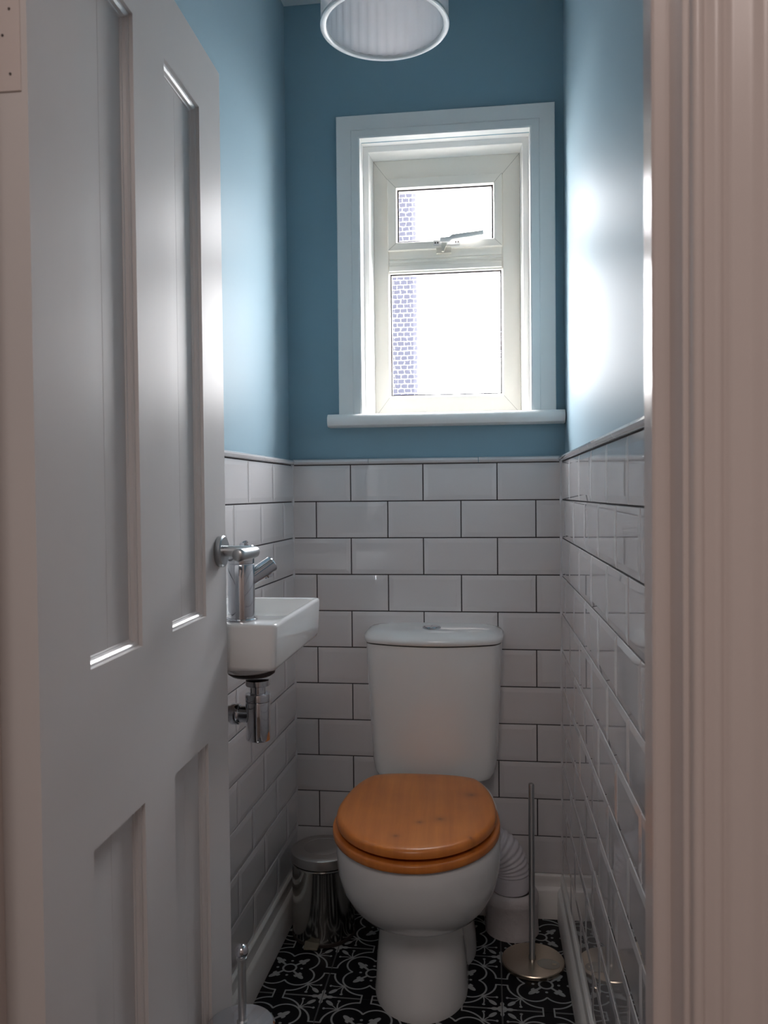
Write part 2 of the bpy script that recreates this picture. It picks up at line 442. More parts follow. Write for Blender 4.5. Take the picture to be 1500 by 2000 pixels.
# floor: patterned tiles laid as objects
fl = tag(obj('floor', box(-.3, W + .3, -1.66, .05, -.05, -.006), 'fgrout'), kind='structure')
FXJ, FYJ = .1612, -.4245
px_, py_ = .2056, .2075
ft_cache = {}
def floor_tile(ix, iy):
    x0 = FXJ + ix * px_; y0 = FYJ + iy * py_; x1, y1 = x0 + px_, y0 + py_
    cx, cy_ = (x0 + x1) / 2, (y0 + y1) / 2; g = .0007
    a = max(x0 + g, -.03), min(x1 - g, W + .01), max(y0 + g, -1.64), min(y1 - g, .0)
    if a[1] - a[0] < .004 or a[3] - a[2] < .004: return
    key = tuple(round(v, 4) for v in (a[0] - cx, a[1] - cx, a[2] - cy_, a[3] - cy_))
    if key not in ft_cache:
        b = box(a[0] - cx, a[1] - cx, a[2] - cy_, a[3] - cy_, -.006, 0)
        bmesh.ops.bevel(b, geom=[e for e in b.edges if all(abs(v.co.z) < 1e-6 for v in e.verts)], offset=.0006, segments=1, affect='EDGES')
        me = bpy.data.meshes.new('tile'); b.to_mesh(me); b.free(); me.materials.append(M['floor']); ft_cache[key] = me
    o = link('tile', ft_cache[key], fl); o.location = (cx, cy_, random.uniform(-.0003, 0))
for ix in range(-1, 3):
    for iy in range(-6, 3): floor_tile(ix, iy)

ce = tag(obj('ceiling', box(-1.2, 1.9, -4.0, .3, H, H + .06), 'ceil'), kind='structure')

# ------------------------------------------------------------------ door wall, lining, architrave, hallway
DX0, DX1 = .088, .690; DZ = 1.868; YH = -1.645
bm = bmesh.new()
box(-1.2, DX0 - .028, YH, YF, -.02, H, bm); box(DX1 + .028, 1.9, YH, YF, -.02, H, bm); box(DX0 - .028, DX1 + .028, YH, YF, DZ + .028, H, bm)
tag(obj('wall_front', bm, 'hall'), kind='structure')
bm = bmesh.new()                                        # lining + stops = door frame
box(DX0 - .028, DX0, YH, YF, 0, DZ, bm, .0012, 1); box(DX1, DX1 + .028, YH, YF, 0, DZ, bm, .0012, 1); box(DX0 - .028, DX1 + .028, YH, YF, DZ, DZ + .028, bm, .0012, 1)
fr = tag(obj('trim_1', bm, 'jamb', None, 40), kind='structure')
ST = [(0, 0), (.0, .036), (.011, .036), (.013, .034), (.013, .002), (.011, 0)]
def stop(name, p0, p1, out): return obj(name, sweep_prof(ST, p0, p1, out, (0, -1, 0)), 'jamb', fr, 40)
stop('door_stop', (DX1, -1.566, 0), (DX1, -1.566, DZ), (-1, 0, 0))
stop('door_stop', (DX0, -1.566, 0), (DX0, -1.566, DZ), (1, 0, 0))
obj('door_stop', box(DX0, DX1, -1.602, -1.566, DZ - .013, DZ, None, .001, 1), 'jamb', fr)
# moulded architrave on the hall side: (distance from opening, projection)
AP = [(0, 0), (0, .010), (.0012, .0125), (.004, .0135), (.0068, .0125), (.0080, .010), (.0088, .0095), (.0105, .0105), (.014, .0135), (.017, .0142),
      (.019, .0135), (.0205, .0115), (.0215, .0110), (.023, .0125), (.0245, .0145), (.027, .0150), (.036, .0156), (.040, .0165), (.043, .0195), (.047, .0215),
      (.050, .0205), (.0515, .0180), (.053, .0175), (.055, .0195), (.060, .021), (.066, .021), (.067, .0195), (.067, 0)]
def archi(p0, p1, out, nm): return tag(obj(nm, sweep_prof(AP, p0, p1, out, (0, -1, 0)), 'jamb', None, 50), kind='structure')
archi((DX1 + .004, YH, 0), (DX1 + .004, YH, DZ + .004), (1, 0, 0), 'trim_2')
archi((DX0 - .004, YH, 0), (DX0 - .004, YH, DZ + .004), (-1, 0, 0), 'trim_3')
archi((DX0 - .071, YH, DZ + .004), (DX1 + .071, YH, DZ + .004), (0, 0, 1), 'trim_4')
tag(obj('wall_hall_left', box(-.72, -.66, -4.0, YH, -.02, H), 'hall'), kind='structure')
tag(obj('wall_hall_right', box(1.50, 1.56, -4.0, YH, -.02, H), 'hall'), kind='structure')
tag(obj('wall_hall_back', box(-.72, 1.56, -4.0, -3.9, -.02, H), 'hall'), kind='structure')
tag(obj('floor_hall', box(-.72, 1.56, -4.0, -1.64, -.05, .0), 'hallfloor'), kind='structure')

# ------------------------------------------------------------------ door leaf (local: u from hinge edge towards free edge along +Y, face towards +X)
FX, FY = .127, YF                                       # hall face at the hinge edge
DWD, DTH, DB, DTOP = .594, .041, .008, 1.852
dang = math.atan(.02)                                   # opens a touch past square
dr = empty('door_1', (FX, FY, 0), dang); tag(dr, kind='structure')
def lu(u): return DWD - u                               # u measured from free edge -> local y
panels = [(.104, .247), (.349, .489)]; zr = [(.215, .775), (.972, 1.750)]
ys = sorted({0, DWD} | {lu(a) for p in panels for a in p}); zs = sorted({DB, DTOP} | {z for r in zr for z in r})
bm = bmesh.new(); PDEP = .013; PIN = .010
def recessed(y0, y1, z0, z1):
    for (ya, yb), (za, zb) in [((lu(p[1]), lu(p[0])), r) for p in panels for r in zr]:
        if y0 >= ya - 1e-6 and y1 <= yb + 1e-6 and z0 >= za - 1e-6 and z1 <= zb + 1e-6: return True
    return False
for y0, y1 in zip(ys, ys[1:]):
    for z0, z1 in zip(zs, zs[1:]):
        if not recessed(y0, y1, z0, z1):
            bm.faces.new([bm.verts.new(p) for p in ((0, y0, z0), (0, y1, z0), (0, y1, z1), (0, y0, z1))])
            bm.faces.new([bm.verts.new(p) for p in ((-DTH, y0, z0), (-DTH, y0, z1), (-DTH, y1, z1), (-DTH, y1, z0))])
for a, b2 in (((0, DB), (0, DTOP)), ((DWD, DB), (DWD, DTOP))):
    bm.faces.new([bm.verts.new(p) for p in ((0, a[0], a[1]), (-DTH, a[0], a[1]), (-DTH, b2[0], b2[1]), (0, b2[0], b2[1]))])
for z in (DB, DTOP):
    bm.faces.new([bm.verts.new(p) for p in ((0, 0, z), (-DTH, 0, z), (-DTH, DWD, z), (0, DWD, z))])
bmesh.ops.remove_doubles(bm, verts=bm.verts, dist=1e-5)
obj('door_leaf', bm, 'gloss', dr)
def ring4(y0, y1, z0, z1, x): return [(x, y0, z0), (x, y1, z0), (x, y1, z1), (x, y0, z1)]
for p in panels:
    for r in zr:
        y0, y1 = lu(p[1]), lu(p[0]); z0, z1 = r
        bm = bmesh.new()
        steps = [(0, 0), (.0008, .0045), (.0035, .0052), (.0060, .0075), (.0075, .0110), (.0090, .0115), (.0100, PDEP + .0005)]
        loft([ring4(y0 + i, y1 - i, z0 + i, z1 - i, -d) for i, d in steps], bm, (False, False))
        loft([ring4(y0 + i, y1 - i, z0 + i, z1 - i, -DTH + d) for i, d in steps], bm, (False, False))
        obj('panel_moulding', bm, 'gloss', dr, 20)
        # panel made of two boards with a hairline joint
        ym = y0 + (y1 - y0) * .5
        bm = bmesh.new(); t0, t1 = -DTH + PDEP, -PDEP
        box(t0, t1, y0 + .006, ym - .0004, z0 + .006, z1 - .006, bm, .0004, 1); box(t0 + .0002, t1 - .0003, ym + .0004, y1 - .006, z0 + .006, z1 - .006, bm, .0004, 1)
        obj('door_panel', bm, 'gloss', dr)
# painted-over hinges on the hinge edge (faces the hall)
for zc in (.25, 1.590):
    h = obj('hinge', box(-DTH + .002, -.006, -.0016, .0004, zc - .052, zc + .052, None, .0006, 1), 'jamb', dr)
    for dz in (-.036, 0, .024):
        obj('screw', lathe([(.0013, .0), (.0013, -.0004), (.0006, -.0002)], (-.019 - (.004 if dz == 0 else -.003), -.0017, zc + dz), 'y', 14), 'screw', h)
    obj('hinge_knuckle', lathe([(.0055, -.05), (.0055, .05)], (-DTH - .002, -.003, zc), 'z', 16), 'jamb', h, 40)
# lever handle
hu, hz = lu(.038), 1.068
hd = tag(empty('door_handle', (0, 0, 0)), None); hd.parent = dr
obj('rose', lathe([(.0245, .0), (.0255, .002), (.0255, .0085), (.0235, .0105), (.011, .0105)], (0, hu, hz), 'x', 40), 'satin_chrome', hd, 35)
path = spline([(.008, hu, hz), (.030, hu, hz), (.048, hu - .001, hz), (.060, hu - .008, hz), (.064, hu - .022, hz), (.063, hu - .045, hz), (.060, hu - .070, hz), (.056, hu - .088, hz)], 6)
n = len(path)
rad = []
for i in range(n):
    t = i / (n - 1)
    rad.append(.0088 if t < .45 else .0088 + (t - .45) / .55 * .0020)
rad[-1] = .007; rad[-2] = .0098
obj('lever', tube(path, rad, 24), 'satin_chrome', hd, 50)

# ------------------------------------------------------------------ window
wd = empty('window_1', (0, 0, 0)); tag(wd, kind='structure')
# architrave: flat band, then a shallow chamfer to the inner edge
def mitred(prof, x0, x1, z0, z1, name, mat, bottom=False, par=wd):
    """prof: list of (inset from outer edge, y). frames three or four sides with mitres"""
    bm = bmesh.new(); R = []
    for i, y in prof:
        zb = z0 + i if bottom else z0
        R.append([bm.verts.new(p) for p in ((x0 + i, y, zb), (x0 + i, y, z1 - i), (x1 - i, y, z1 - i), (x1 - i, y, zb))])
    for a, b in zip(R, R[1:]):
        for k in range(4 if bottom else 3):
            j = (k + 1) % 4; bm.faces.new((a[k], a[j], b[j], b[k]))
    if not bottom:
        bm.faces.new([r[0] for r in R]); bm.faces.new([r[3] for r in R][::-1])
    return obj(name, bm, mat, par, 25)
mitred([(0, PD + .001), (0, -.011), (.002, -.013), (.040, -.013), (.043, -.016), (.062, -.020), (.066, -.019), (.0665, -.016), (.0665, .012)], .139, .7305, 1.375, 2.196, 'architrave', 'satin')
mitred([(0, .012), (0, .0335), (.001, .0345), (.0155, .0345), (.0165, .0355), (.0225, .0885)], .206, .6635, 1.375, 2.1285, 'window_lining', 'satin')
sill = sweep_prof([(-PD - .09, 0), (.030, 0), (.037, .004), (.041, .011), (.042, .018), (.040, .026), (.035, .032), (.028, .035), (-PD - .09, .0355)], (.111, 0, 1.343), (W + .006, 0, 1.343), (0, -1, 0), (0, 0, 1))
# keep the inner tongue of the sill inside the opening
for v in sill.verts:
    if v.co.y > .05: v.co.x = .2065 if v.co.x < .4 else .663
bm = bmesh.new()
SP = [(-PD, 0), (.030, 0), (.037, .004), (.041, .011), (.042, .018), (.040, .026), (.035, .032), (.028, .035), (-PD, .0355)]
sill.free()
sweep_prof(SP, (.111, 0, 1.343), (W + .006, 0, 1.343), (0, -1, 0), (0, 0, 1), bm)
box(.2065, .663, PD - .002, .10, 1.345, 1.3784, bm)
obj('window_sill', bm, 'satin', wd, 30)
# uPVC frame
FYW = .085
def frame4(x0, x1, z0, z1, t, y0, y1, name, par, mat='upvc', tt=None, tb=None, tr=None):
    """four mitred bars: t side width, tt top, tb bottom"""
    tt = tt or t; tb = tb or t; tr = tr or t; bm = bmesh.new(); e = .0015
    def ring(a, y):
        return [(x0 + t * a, y, z0 + tb * a), (x1 - tr * a, y, z0 + tb * a), (x1 - tr * a, y, z1 - tt * a), (x0 + t * a, y, z1 - tt * a)]
    loft([ring(0, y1), ring(0, y0 + e), ring(.04, y0), ring(.90, y0), ring(.985, y0 + .004), ring(1, y0 + .006), ring(1, y1)], bm, (False, False))
    o = obj(name, bm, mat, par, 25)
    # mitre seams
    for (ax, az, bx, bz) in ((x0, z0, x0 + t, z0 + tb), (x1, z0, x1 - tr, z0 + tb), (x0, z1, x0 + t, z1 - tt), (x1, z1, x1 - tr, z1 - tt)):
        d = Vector((bx - ax, 0, bz - az)); L = d.length; d.normalize(); nrm = Vector((-d.z, 0, d.x)) * .00035
        p, q = Vector((ax, y0 - .0002, az)) + d * .002, Vector((bx, y0 - .0002, bz)) - d * .003
        b = bmesh.new(); yv = Vector((0, .0008, 0))
        loft([[p + nrm, p - nrm, p - nrm + yv, p + nrm + yv], [q + nrm, q - nrm, q - nrm + yv, q + nrm + yv]], b)
        obj('mitre_seam', b, 'seam', o)
    return o
frame4(.2280, .6415, 1.3780, 2.1065, .045, FYW, FYW + .055, 'outer_frame', wd, tt=.0595, tb=.060, tr=.0525)
# transom
bm = sweep_prof([(0, 0), (.0, .004), (.004, .006), (.004, .020), (.000, .022), (-.003, .030), (.0, .032), (.001, .0345), (.0, .037), (-.003, .040), (.0, .042), (.0, .062), (-.006, .065), (-.04, .065), (-.04, 0)][::-1],
                (.272, FYW + .001, 1.787), (.590, FYW + .001, 1.787), (0, -1, 0), (0, 0, 1))
obj('transom', bm, 'upvc', wd, 30)
# top-hung sash
sash = frame4(.2695, .5915, 1.849, 2.051, .0270, FYW - .010, FYW + .03, 'sash', wd, tt=.029, tb=.023, tr=.0245)
def pane(x0, x1, z0, z1, y, par):
    g = obj('glass_pane', box(x0, x1, y, y + .004, z0, z1), 'glass', par)
    bm = bmesh.new(); t = .0055
    R = lambda a, yy: [(x0 + a, yy, z0 + a), (x1 - a, yy, z0 + a), (x1 - a, yy, z1 - a), (x0 + a, yy, z1 - a)]
    loft([R(.0, y - .003), R(t, y - .003), R(t, y - .0005), R(0, y - .0005)], bm, (False, False))
    obj('gasket', bm, 'gasket', par)
    return g
pane(.2955, .5680, 1.8705, 2.0235, FYW + .004, sash)
lower = empty('lower_light', (0, 0, 0)); lower.parent = wd
pane(.2715, .5905, 1.4365, 1.7885, FYW + .016, lower)
# fastener
fa = empty('window_fastener', (0, 0, 0)); fa.parent = wd; yy = FYW - .010
obj('base_plate', box(.399, .474, yy - .003, yy, 1.8565, 1.8715, None, .0025, 2), 'hw', fa, 40)
for x in (.4045, .4115, .462, .469): obj('screw', lathe([(.0024, 0), (.0024, -.0012), (.001, -.0008)], (x, yy - .003, 1.8640), 'y', 12), 'screw', fa)
obj('pivot', lathe([(.009, 0), (.009, -.010), (.007, -.014), (.003, -.015)], (.432, yy, 1.8665), 'y', 24), 'hw', fa, 35)
bm = bmesh.new()
loft([[(.418, yy - .012, 1.8605), (.418, yy - .019, 1.8605), (.418, yy - .019, 1.8745), (.418, yy - .012, 1.8745)],
      [(.445, yy - .012, 1.8605), (.445, yy - .020, 1.8605), (.445, yy - .020, 1.8755), (.445, yy - .012, 1.8755)],
      [(.451, yy - .014, 1.8665), (.451, yy - .022, 1.8665), (.451, yy - .022, 1.8805), (.451, yy - .014, 1.8805)],
      [(.540, yy - .020, 1.8745), (.540, yy - .027, 1.8745), (.540, yy - .027, 1.8865), (.540, yy - .020, 1.8865)]], bm)
bmesh.ops.bevel(bm, geom=bm.edges[:], offset=.0015, segments=1, affect='EDGES')
obj('lever', bm, 'hw', fa, 50)
bm = loft([[(x, yy - y, z) for x, y, z in ((.423, .006, zz), (.423 + wdt, .006, zz), (.423 + wdt, .014, zz), (.423, .014, zz))] for zz, wdt in ((1.8665, .014), (1.8525, .013), (1.8425, .008), (1.8365, .006))])
obj('latch_tongue', bm, 'hook', fa, 40)
obj('keeper', box(.407, .449, yy - .001, yy + .012, 1.8345, 1.8510, None, .001, 1), 'hook', fa)

# outside: neighbouring wall seen through the left of the glass, and the paving below
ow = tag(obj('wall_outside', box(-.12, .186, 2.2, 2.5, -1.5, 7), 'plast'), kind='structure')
bm = bmesh.new()                                        # unseen house wall around the window, added to keep sky off the neighbouring wall
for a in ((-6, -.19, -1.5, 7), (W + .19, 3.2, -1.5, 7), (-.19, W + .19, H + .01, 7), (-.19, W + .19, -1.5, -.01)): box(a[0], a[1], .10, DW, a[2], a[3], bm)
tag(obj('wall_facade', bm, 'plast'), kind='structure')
tag(obj('ground', box(-8, 8, .1, 30, -1.6, -1.5), 'gnd'), kind='structure')

# ------------------------------------------------------------------ toilet
TX = .386
def egg(z, yc, bf, bb, a, nb=2.5, n=64, xc=TX):
    out = []
    for k in range(n):
        t = 2 * PI * k / n; c, s_ = math.cos(t), math.sin(t)
        if s_ <= 0: x, y = a * c, bf * s_
        else:
            e = 2 / nb; x = a * math.copysign(abs(c) ** e, c); y = bb * abs(s_) ** e
        out.append((xc + x, yc + y, z))
    return out
to = empty('toilet', (TX, -.38, 0)); tag(to, 'white close-coupled toilet with an orange wooden seat lid, standing under the window', 'toilet')
def tp(bm): 
    bmesh.ops.translate(bm, verts=bm.verts, vec=(-TX, .38, 0)); return bm
sec = [(.0, -.36, .140, .30, .108, 2.6), (.012, -.36, .141, .30, .109, 2.6), (.03, -.36, .137, .30, .106, 2.6), (.08, -.36, .121, .28, .104, 2.4),
       (.13, -.365, .100, .26, .0985, 2.3), (.164, -.37, .087, .26, .0965, 2.3), (.175, -.37, .085, .26, .0965, 2.3), (.179, -.372, .090, .26, .100, 2.3),
       (.187, -.38, .104, .27, .108, 2.3), (.202, -.388, .128, .29, .124, 2.3),
       (.222, -.396, .156, .31, .142, 2.35), (.249, -.402, .184, .33, .160, 2.4), (.284, -.408, .207, .35, .175, 2.5), (.32, -.41, .221, .37, .183, 2.6),
       (.36, -.412, .229, .385, .1855, 2.7), (.388, -.413, .231, .39, .185, 2.8), (.397, -.413, .228, .388, .182, 2.8), (.400, -.413, .221, .383, .176, 2.8)]
bm = loft([egg(*s) for s in sec])
loft([egg(z, -.19, b, b * 1.05, a, 2.6, 64, TX + .008) for z, b, a in ((0, .135, .117), (.012, .136, .118), (.05, .132, .114), (.10, .12, .104), (.15, .105, .094), (.20, .09, .080), (.26, .08, .07))], bm)
obj('pan', tp(bm), 'cer', to, 50)
# seat ring and lid: D shape, squared at the hinge side
def dee(z, a, bf, ybk, wb, yc=-.423, n=72, xc=TX - .003):
    out = []
    for k in range(n):
        t = 2 * PI * k / n; c, s_ = math.cos(t), math.sin(t)
        if s_ <= 0: x, y = a * c, yc + bf * s_
        else:
            bb = ybk - yc; y = yc + bb * min(1, 1.09 * s_) * (1 - 0.0 * s_)
            x = a * c
            if 1.09 * s_ >= 1:
                c0 = math.sqrt(1 - (1 / 1.09) ** 2); x = a * c0 * (c / c0) * (1.0 + .35 * (1 - abs(c) / c0)) if c0 else 0
                y = yc + bb * (1.0 + .0 * s_)
            else: x = a * c * (1 + .28 * s_ * s_ * (1 - s_ * s_) * 4 * .8)
            x = math.copysign(min(abs(x), a), x)
        out.append((xc + x, y, z))
    return out
def dee2(z, inset=0, a=.1875, bf=.232, ybk=-.190, yc=-.423, r=.105, xc=TX - .003, n=72):
    """front semi-ellipse, straightish flanks closing to a flat back with large corners"""
    a -= inset; bf -= inset; ybk -= inset; out = []
    for k in range(n):
        t = 2 * PI * k / n; c, s_ = math.cos(t), math.sin(t)
        if s_ <= 0: out.append((xc + a * c, yc + bf * s_, z)); continue
        nn = 2.0 + .75 * s_
        e = 2 / nn; bb = (ybk - yc) * 1.13
        x = a * math.copysign(abs(c) ** e, c); y = bb * abs(s_) ** e
        lim = ybk - yc
        if y > lim * .90: y = lim * .90 + (y - lim * .90) * .435
        out.append((xc + x, yc + y, z))
    return out
so = dee2
bm = loft([so(.4015, .004), so(.404, .0005), so(.408, 0), so(.416, .0), so(.4185, .0015), so(.420, .006), so(.420, .055), so(.4125, .062), so(.4015, .060)], None, (False, False))
# close ring bottom
obj('seat', tp(bm), 'wood', to, 50)
kw = dict(a=.1795, bf=.224, ybk=-.188)
bm = loft([so(.4300, .012, **kw), so(.4282, .004, **kw), so(.4290, .0008, **kw), so(.4325, 0, **kw), so(.4405, .0008, **kw), so(.4455, .0045, **kw), so(.4475, .011, **kw), so(.4485, .03, **kw)])
obj('seat_lid', tp(bm), 'wood', to, 60)
for sx_ in (-.075, .075):
    h = obj('hinge', tp(lathe([(.011, .400), (.011, .424), (.008, .428)], (TX + sx_, -.172, 0), 'z', 20)), 'chrome', to, 40)
    obj('hinge_pin', tp(lathe([(.007, -.03), (.007, .03)], (TX + sx_, -.176, .424), 'x', 16)), 'chrome', h, 40)
for sx_ in (-.080, .080):
    obj('rubber_buffer', tp(lathe([(.008, .4195), (.008, .4292)], (TX + sx_, -.565, 0), 'z', 16)), 'rubber', to)
# cistern
CX = .400
def cis(z, hw, d, bow, r=.032, n=40, y0=-.004):
    """flat back at the wall, bowed front with rounded ends; d depth at ends, bow extra in the middle"""
    pts = []
    pts.append((CX + hw - .006, y0, z)); pts.append((CX - hw + .006, y0, z)); pts.append((CX - hw, y0 - .006, z))
    for k in range(n + 1):
        t = -1 + 2 * k / n
        x = hw * math.sin(t * PI / 2)
        u = abs(x / hw)
        y = y0 - d - bow * (1 - u ** 2.0) + (d - .03) * (1 - (1 - max(0, (u - .80) / .20) ** 3.2) ** (1 / 2.2))
        pts.append((CX + x, y, z))
    pts.append((CX + hw, y0 - .006, z))
    return pts
def cl(z, k, d=.118, bow=.050): return cis(z, .166 + (.1835 - .166) * k, d - .012 * (1 - k), bow - .012 * (1 - k))
rings = [cis(.3985, .128, .080, .03), cis(.401, .148, .095, .035), cis(.408, .1585, .101, .037), cis(.422, .164, .105, .038)]
for z in (.45, .5, .6, .7, .74): rings.append(cl(z, ((z - .426) / .334) ** .8))
rings += [cl(.7635, 1)]
obj('cistern', tp(loft(rings)), 'cer', to, 50)
obj('lid_gasket', tp(loft([cis(.7635, .180, .115, .049), cis(.7665, .180, .115, .049)])), 'black', to)
lr = [cis(.7665, .1835, .119, .050), cis(.768, .1865, .122, .051), cis(.775, .188, .124, .0515), cis(.782, .187, .122, .0515), cis(.790, .180, .115, .050), cis(.796, .169, .104, .047), cis(.7995, .150, .090, .042), cis(.8012, .12, .07, .035), cis(.8018, .07, .05, .02)]
obj('cistern_lid', tp(loft(lr)), 'cer', to, 50)
bt = obj('flush_button', tp(lathe([(.0245, .8005), (.0245, .8040), (.0225, .8058), (.0205, .8052), (.0200, .8048)], (CX - .003, -.092, 0), 'z', 40)), 'chrome', to, 30)
for sgn in (1, -1):
    pts = [(CX - .003 + sgn * .0012, -.092 - .0195)] + [(CX - .003 + sgn * max(.0012, .0195 * math.cos(a)), -.092 + .0195 * math.sin(a)) for a in [(-PI / 2 + PI * k / 16) for k in range(17)]]
    obj('button_half', tp(loft([[(x, y, .8045) for x, y in pts[1:]], [(x, y, .8062) for x, y in pts[1:]]])), 'chrome', bt, 30)
# floor fixing cover at the side of the foot
obj('fixing_cap', tp(lathe([(.011, .094), (.011, .101), (.007, .105)], (TX, -.30, .035), 'x', 20)), 'cer', to, 40)

# waste connector and soil pipe
sp_ = empty('waste_pipe', (.603, -.079, 0)); tag(sp_, 'white ribbed flexible waste pipe dropping into a wide painted collar behind the toilet', 'pipe')
def off(bm, v): bmesh.ops.translate(bm, verts=bm.verts, vec=[-a for a in v]); return bm
V = (.603, -.079, 0)
pth = spline([(.44, -.085, .225), (.49, -.085, .238), (.54, -.084, .234), (.578, -.083, .210), (.597, -.080, .175), (.600, -.079, .140)], 22)
n = len(pth); rad = [.0445 + .0042 * (.5 + .5 * math.sin(i * 2 * PI / 6.2)) for i in range(n)]
obj('ribbed_hose', off(tube(pth, rad, 40), V), 'wplast', sp_, 70)
obj('hose_socket', off(lathe([(.0475, .150), (.0485, .147), (.0485, .104)], (.600, -.079, 0), 'z', 48), V), 'wplast', sp_, 40)
obj('seal', off(lathe([(.0500, .1085), (.0565, .1085), (.0565, .104), (.0500, .104)], (.600, -.079, 0), 'z', 48), V), 'black', sp_)
obj('collar', off(lathe([(.050, .108), (.058, .110), (.066, .106), (.070, .098), (.0708, .088), (.070, .080), (.0685, .077), (.0685, .03), (.0695, .012), (.0705, .0)], (.603, -.079, 0), 'z', 56), V), 'mortar', sp_, 40)

# ------------------------------------------------------------------ basin
ba = empty('basin', (.0, -.725, .857)); ba.rotation_euler = (0, 0, 0)
tag(ba, 'small white rectangular wall-hung hand basin behind the open door', 'basin')
V = (0, -.725, .857)
zt_ = .9385; x0, x1, y0, y1 = -.016, .192, -.909, -.541
ix0, ix1, iy0, iy1 = .022, .1795, -.805, -.556
R = [rr(x0, x1 - .012, y0 - .004 + .014, y1 - .010, .008, .8565), rr(x0, x1 - .006, y0 + .002, y1 - .006, .010, .859), rr(x0, x1 - .003, y0 - .001, y1 - .003, .011, .866),
     rr(x0, x1, y0, y1, .012, zt_ - .006), rr(x0, x1 - .001, y0 + .001, y1 - .001, .0115, zt_ - .002), rr(x0, x1 - .004, y0 + .004, y1 - .004, .010, zt_),
     rr(ix0 - .003, ix1 + .003, iy0 - .003, iy1 + .003, .018, zt_), rr(ix0, ix1, iy0, iy1, .016, zt_ - .003), rr(ix0 + .003, ix1 - .003, iy0 + .003, iy1 - .003, .017, zt_ - .03),
     rr(ix0 + .008, ix1 - .008, iy0 + .012, iy1 - .010, .022, zt_ - .055), rr(ix0 + .02, ix1 - .02, iy0 + .03, iy1 - .03, .026, zt_ - .064), rr(ix0 + .06, ix1 - .06, iy0 + .09, iy1 - .09, .012, zt_ - .067)]
obj('bowl', off(loft(R), V), 'cer', ba, 50)
# under-boss around the waste
bm = loft([[(.086 + rx * math.cos(2 * PI * k / 48), -.71 + ry * math.sin(2 * PI * k / 48), z) for k in range(48)] for z, rx, ry in ((.8575, .075, .105), (.848, .068, .095), (.836, .058, .08), (.822, .050, .066), (.818, .045, .055))])
obj('underside_boss', off(bm, V), 'cer', ba, 50)
obj('dark_ring', off(lathe([(.02, .822), (.043, .821), (.047, .817), (.046, .810), (.039, .805), (.022, .803)], (.086, -.70, 0), 'z', 40), V), 'rubber', ba, 40)  # dark band set below the white boss
obj('plug', off(lathe([(.020, zt_ - .067), (.020, zt_ - .062), (.015, zt_ - .060)], (.105, -.68, 0), 'z', 32), V), 'chrome', ba, 40)
# bottle trap
T = Vector((.098, -.70, 0))
tr = empty('bottle_trap', (.098, -.70, .665)); tag(tr, 'chrome bottle trap with a pipe to the wall under the small basin', 'bottle trap')
V = (.098, -.70, .665)
obj('inlet_nut', off(lathe([(.0225, .797), (.0238, .796), (.0238, .786), (.0225, .785)], T, 'z', 40), V), 'chrome', tr, 40)
obj('inlet_pipe', off(lathe([(.0158, .786), (.0158, .766)], T, 'z', 32), V), 'chrome', tr, 40)
obj('collar_nut', off(lathe([(.0175, .7705), (.0240, .7695), (.0250, .766), (.0250, .7555), (.0240, .7545)], T, 'z', 40), V), 'chrome', tr, 40)
obj('trap_body', off(lathe([(.0238, .7540), (.0242, .7525), (.0242, .681), (.0230, .678)], T, 'z', 48), V), 'chrome', tr, 40)
obj('outlet_pipe', off(tube([(.085, -.70, .728), (.060, -.701, .728), (-.012, -.703, .728)], .0165, 28), V), 'chrome', tr, 40)
obj('outlet_nut', off(lathe([(.019, .062), (.0205, .060), (.0205, .046), (.019, .044)], (0, -.7015, .728), 'x', 32), V), 'chrome', tr, 40)
obj('wall_flange', off(lathe([(.018, .006), (.026, .003), (.034, -.006), (.034, -.0108)], (.0, -.703, .728), 'x', 40), V), 'chrome', tr, 40)
# tap
TPX, TPY = .118, -.862; V = (TPX, TPY, zt_)
ta = empty('basin_tap', V); tag(ta, 'chrome cylindrical mixer tap standing on the near corner of the basin', 'tap')
obj('base_flange', off(lathe([(.0275, zt_), (.0275, zt_ + .003), (.0262, zt_ + .0045), (.0262, zt_ + .0055)], (TPX, TPY, 0), 'z', 48), V), 'chrome', ta, 35)
obj('tap_body', off(lathe([(.0235, zt_ + .0055), (.0235, zt_ + .0975), (.0228, zt_ + .099)], (TPX, TPY, 0), 'z', 64), V), 'chrome', ta, 35)
obj('tap_cap', off(lathe([(.0225, zt_ + .1000), (.0235, zt_ + .1010), (.0235, zt_ + .1310), (.0222, zt_ + .1325)], (TPX, TPY, 0), 'z', 48), V), 'chrome', ta, 35)
obj('tap_lever', off(tube([(TPX + .002, TPY, zt_ + .1325), (TPX + .001, TPY + .012, zt_ + .1345), (TPX, TPY + .030, zt_ + .1355), (TPX, TPY + .036, zt_ + .1352)], [.0042, .0042, .0036, .0025], 16), V), 'chrome', ta, 40)
spd = Vector((.62, .50, .47)).normalized()
s0 = Vector((TPX, TPY, zt_ + .062)); s1 = s0 + spd * .070
spo = obj('spout', off(tube([s0, s0 + spd * .02, s1 - spd * .002, s1], [.0145, .0145, .0145, .0130], 32), V), 'chrome', ta, 35)
dn = Vector((.25, .2, -1)).normalized(); e0 = s1 - spd * .016
obj('aerator', off(tube([e0, e0 + dn * .017], .0085, 24), V), 'chrome', spo, 35)

